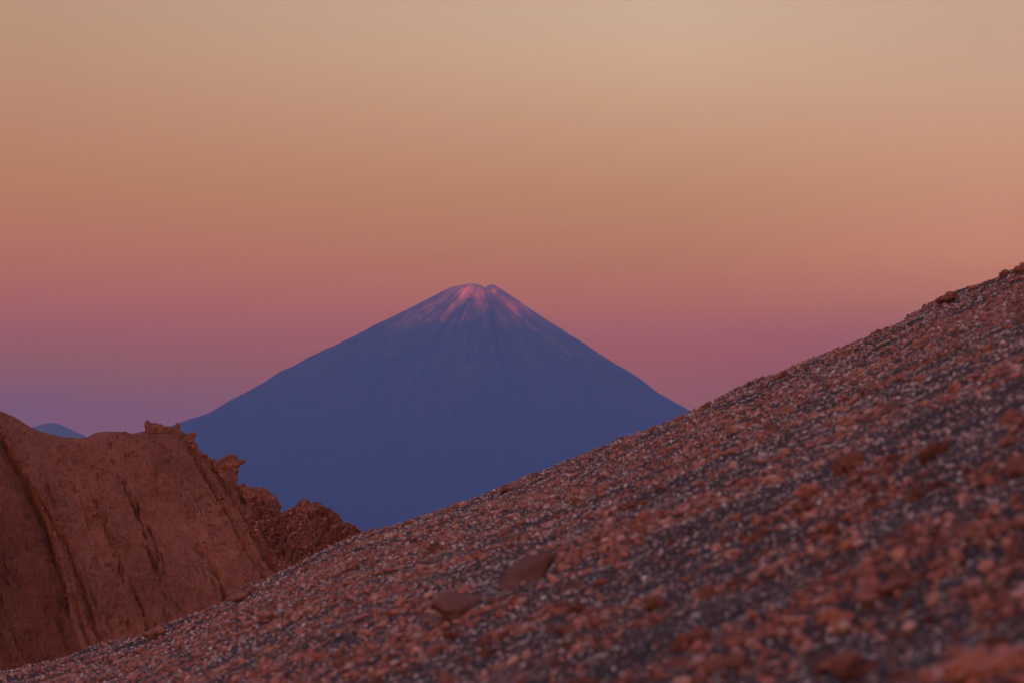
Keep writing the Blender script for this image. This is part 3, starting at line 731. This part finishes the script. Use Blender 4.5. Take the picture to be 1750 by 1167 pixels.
for k in range(6):
    m = np.where(vid == k)[0]; b_, f_ = stone_co(1, 700 + k, cuts=5, rough=0.35); n = len(m)
    sc = np.stack([r.uniform(0.6, 1.3, n), r.uniform(0.6, 1.2, n), r.uniform(0.5, 1.1, n)], -1)
    p3 = np.einsum('nij,nkj->nki', rot_mats(n, r, 0.8), b_[None] * sc[:, None, :] * (sz[m] * 0.55)[:, None, None])
    p3 += np.stack([rx_[m], ry_[m] - sz[m] * 0.10, rz_[m] + sz[m] * 0.08], -1)[:, None, :]
    cos.append(p3.reshape(-1, 3)); fas.append((f_[None] + (np.arange(n) * len(b_))[:, None, None] + off).reshape(-1, 3)); off += n * len(b_)
    tin.append(np.repeat(tn[m], len(b_), 0))
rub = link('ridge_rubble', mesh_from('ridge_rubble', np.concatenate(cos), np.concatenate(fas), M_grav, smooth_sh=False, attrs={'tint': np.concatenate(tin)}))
tag(rub, 'small broken red rock lying along the ribs and crags of the ridge', 'rubble', kind='stuff')

def ridge_y(X):
    return float(np.interp(X, pxs, dcr))
def outcrop(name, lumps, label, seed, vox=0.06, amp=0.20, thick=1.0, dy=0.0):
    """lumps: (px x, px y, px radius x, px radius y) -> solid lumps fused and weathered"""
    D = ridge_y(lumps[0][0]) + dy
    u_, v_ = uv(lumps[0][0], lumps[0][1]); org = np.array([float(u_) * D, D, float(v_) * D])
    rr_ = np.random.default_rng(seed); L = []
    for (X, Y, rx, rz) in lumps:
        u, v = uv(X, Y); c = np.array([float(u) * D, D + rr_.uniform(-0.15, 0.15), float(v) * D]) - org
        L.append((c, (rx / F_PX * D, max(rx, rz) * 0.75 * thick / F_PX * D, rz / F_PX * D)))
    bm = bmesh.new()
    for c, r3 in L: bmesh.ops.create_icosphere(bm, subdivisions=3, radius=1, matrix=Matrix.Translation(c.tolist()) @ Matrix.Diagonal((*r3, 1)))
    me = bpy.data.meshes.new(name); bm.to_mesh(me); bm.free()
    o = link(name, me); md = o.modifiers.new('r', 'REMESH'); md.mode = 'VOXEL'; md.voxel_size = 0.05
    dg = bpy.context.evaluated_depsgraph_get(); m2 = bpy.data.meshes.new_from_object(o.evaluated_get(dg))
    bpy.data.objects.remove(o); bpy.data.meshes.remove(me)
    n = len(m2.vertices); co = np.empty(n * 3, np.float32); m2.vertices.foreach_get('co', co)
    no = np.empty(n * 3, np.float32); m2.vertices.foreach_get('normal', no)
    m2 = weather(m2, co.reshape(-1, 3).astype(float), no.reshape(-1, 3).astype(float), seed, 0.85, amp * 1.7, M_crop, 0.25, 0.5)
    m2.polygons.foreach_set('use_smooth', np.zeros(len(m2.polygons), bool))
    o = link(name, m2, org.tolist())
    return tag(o, label, 'rock outcrop', 'rock outcrops along the ridge')
outcrop('rock_outcrop', [(260, 733, 9, 9), (252, 727, 5, 9), (263, 728, 8, 8), (272, 732, 8, 7), (256, 738, 10, 7), (270, 738, 12, 6)], 'square block of rock standing on top of the ridge', 3, 0.08, 0.13)
outcrop('rock_outcrop', [(300, 735, 9, 8), (303, 729, 5, 7), (290, 734, 10, 6), (308, 742, 7, 9), (282, 735, 8, 5)], 'low stepped rocks on the ridge top just right of the square block', 4, 0.08, 0.13)
outcrop('rock_outcrop', [(322, 750, 9, 9), (330, 744, 5, 6), (332, 740, 3, 4), (318, 755, 9, 10), (329, 760, 7, 10)], 'small horn shaped rock on the ridge edge in front of the volcano', 5, 0.07, 0.11)
outcrop('rock_outcrop', [(388, 797, 13, 14), (380, 788, 9, 8), (392, 783, 8, 9), (401, 786, 7, 8), (411, 788, 8, 4), (416, 787, 4, 2.5), (398, 803, 9, 10), (396, 814, 9, 9), (384, 806, 14, 12), (370, 797, 9, 9), (405, 794, 7, 6)], 'tall rock knob with a beak pointing right on the ridge edge', 6, 0.08, 0.13)
outcrop('rock_outcrop', [(452, 854, 17, 18), (440, 845, 15, 11), (462, 864, 13, 20), (430, 848, 12, 12), (466, 874, 9, 14), (445, 870, 18, 14), (425, 840, 9, 8)], 'rounded dark rock hump below the beaked knob', 7, 0.10, 0.17)
outcrop('rock_outcrop', [(528, 876, 13, 15), (520, 862, 7, 11), (540, 872, 13, 14), (555, 880, 14, 12), (570, 888, 13, 12), (585, 901, 13, 10), (600, 908, 12, 7), (562, 896, 24, 12), (612, 913, 8, 5), (512, 872, 7, 8)], 'long craggy rock crest at the right end of the ridge above the gravel', 8, 0.10, 0.17)

# ------------------------------------------------------------------ haze
bm = bmesh.new()
HZ0, HZ1 = PLAIN_Z - 15.5, 3420.0
HY0, HY1, HXX = G0 - 50, G1 + 50, GX + 50
bmesh.ops.create_cube(bm, size=1, matrix=Matrix.Translation((0, (HY0 + HY1) / 2, (HZ0 + HZ1) / 2)) @ Matrix.Diagonal((HXX * 2, HY1 - HY0, HZ1 - HZ0, 1)))
me = bpy.data.meshes.new('haze'); bm.to_mesh(me); bm.free()
M_haze = bpy.data.materials.new('haze_air'); M_haze.use_nodes = True; t = M_haze.node_tree; t.nodes.clear()
pv = N('ShaderNodeVolumePrincipled', t); pv.inputs['Color'].default_value = (0.245, 0.43, 0.96, 1); pv.inputs['Density'].default_value = 2.05e-5
pv.inputs['Anisotropy'].default_value = 0.0
ou = N('ShaderNodeOutputMaterial', t); t.links.new(pv.outputs[0], ou.inputs['Volume'])
me.materials.append(M_haze)
hz = link('haze', me); tag(hz, 'blue evening haze lying over the desert between here and the volcano', 'haze', kind='stuff')
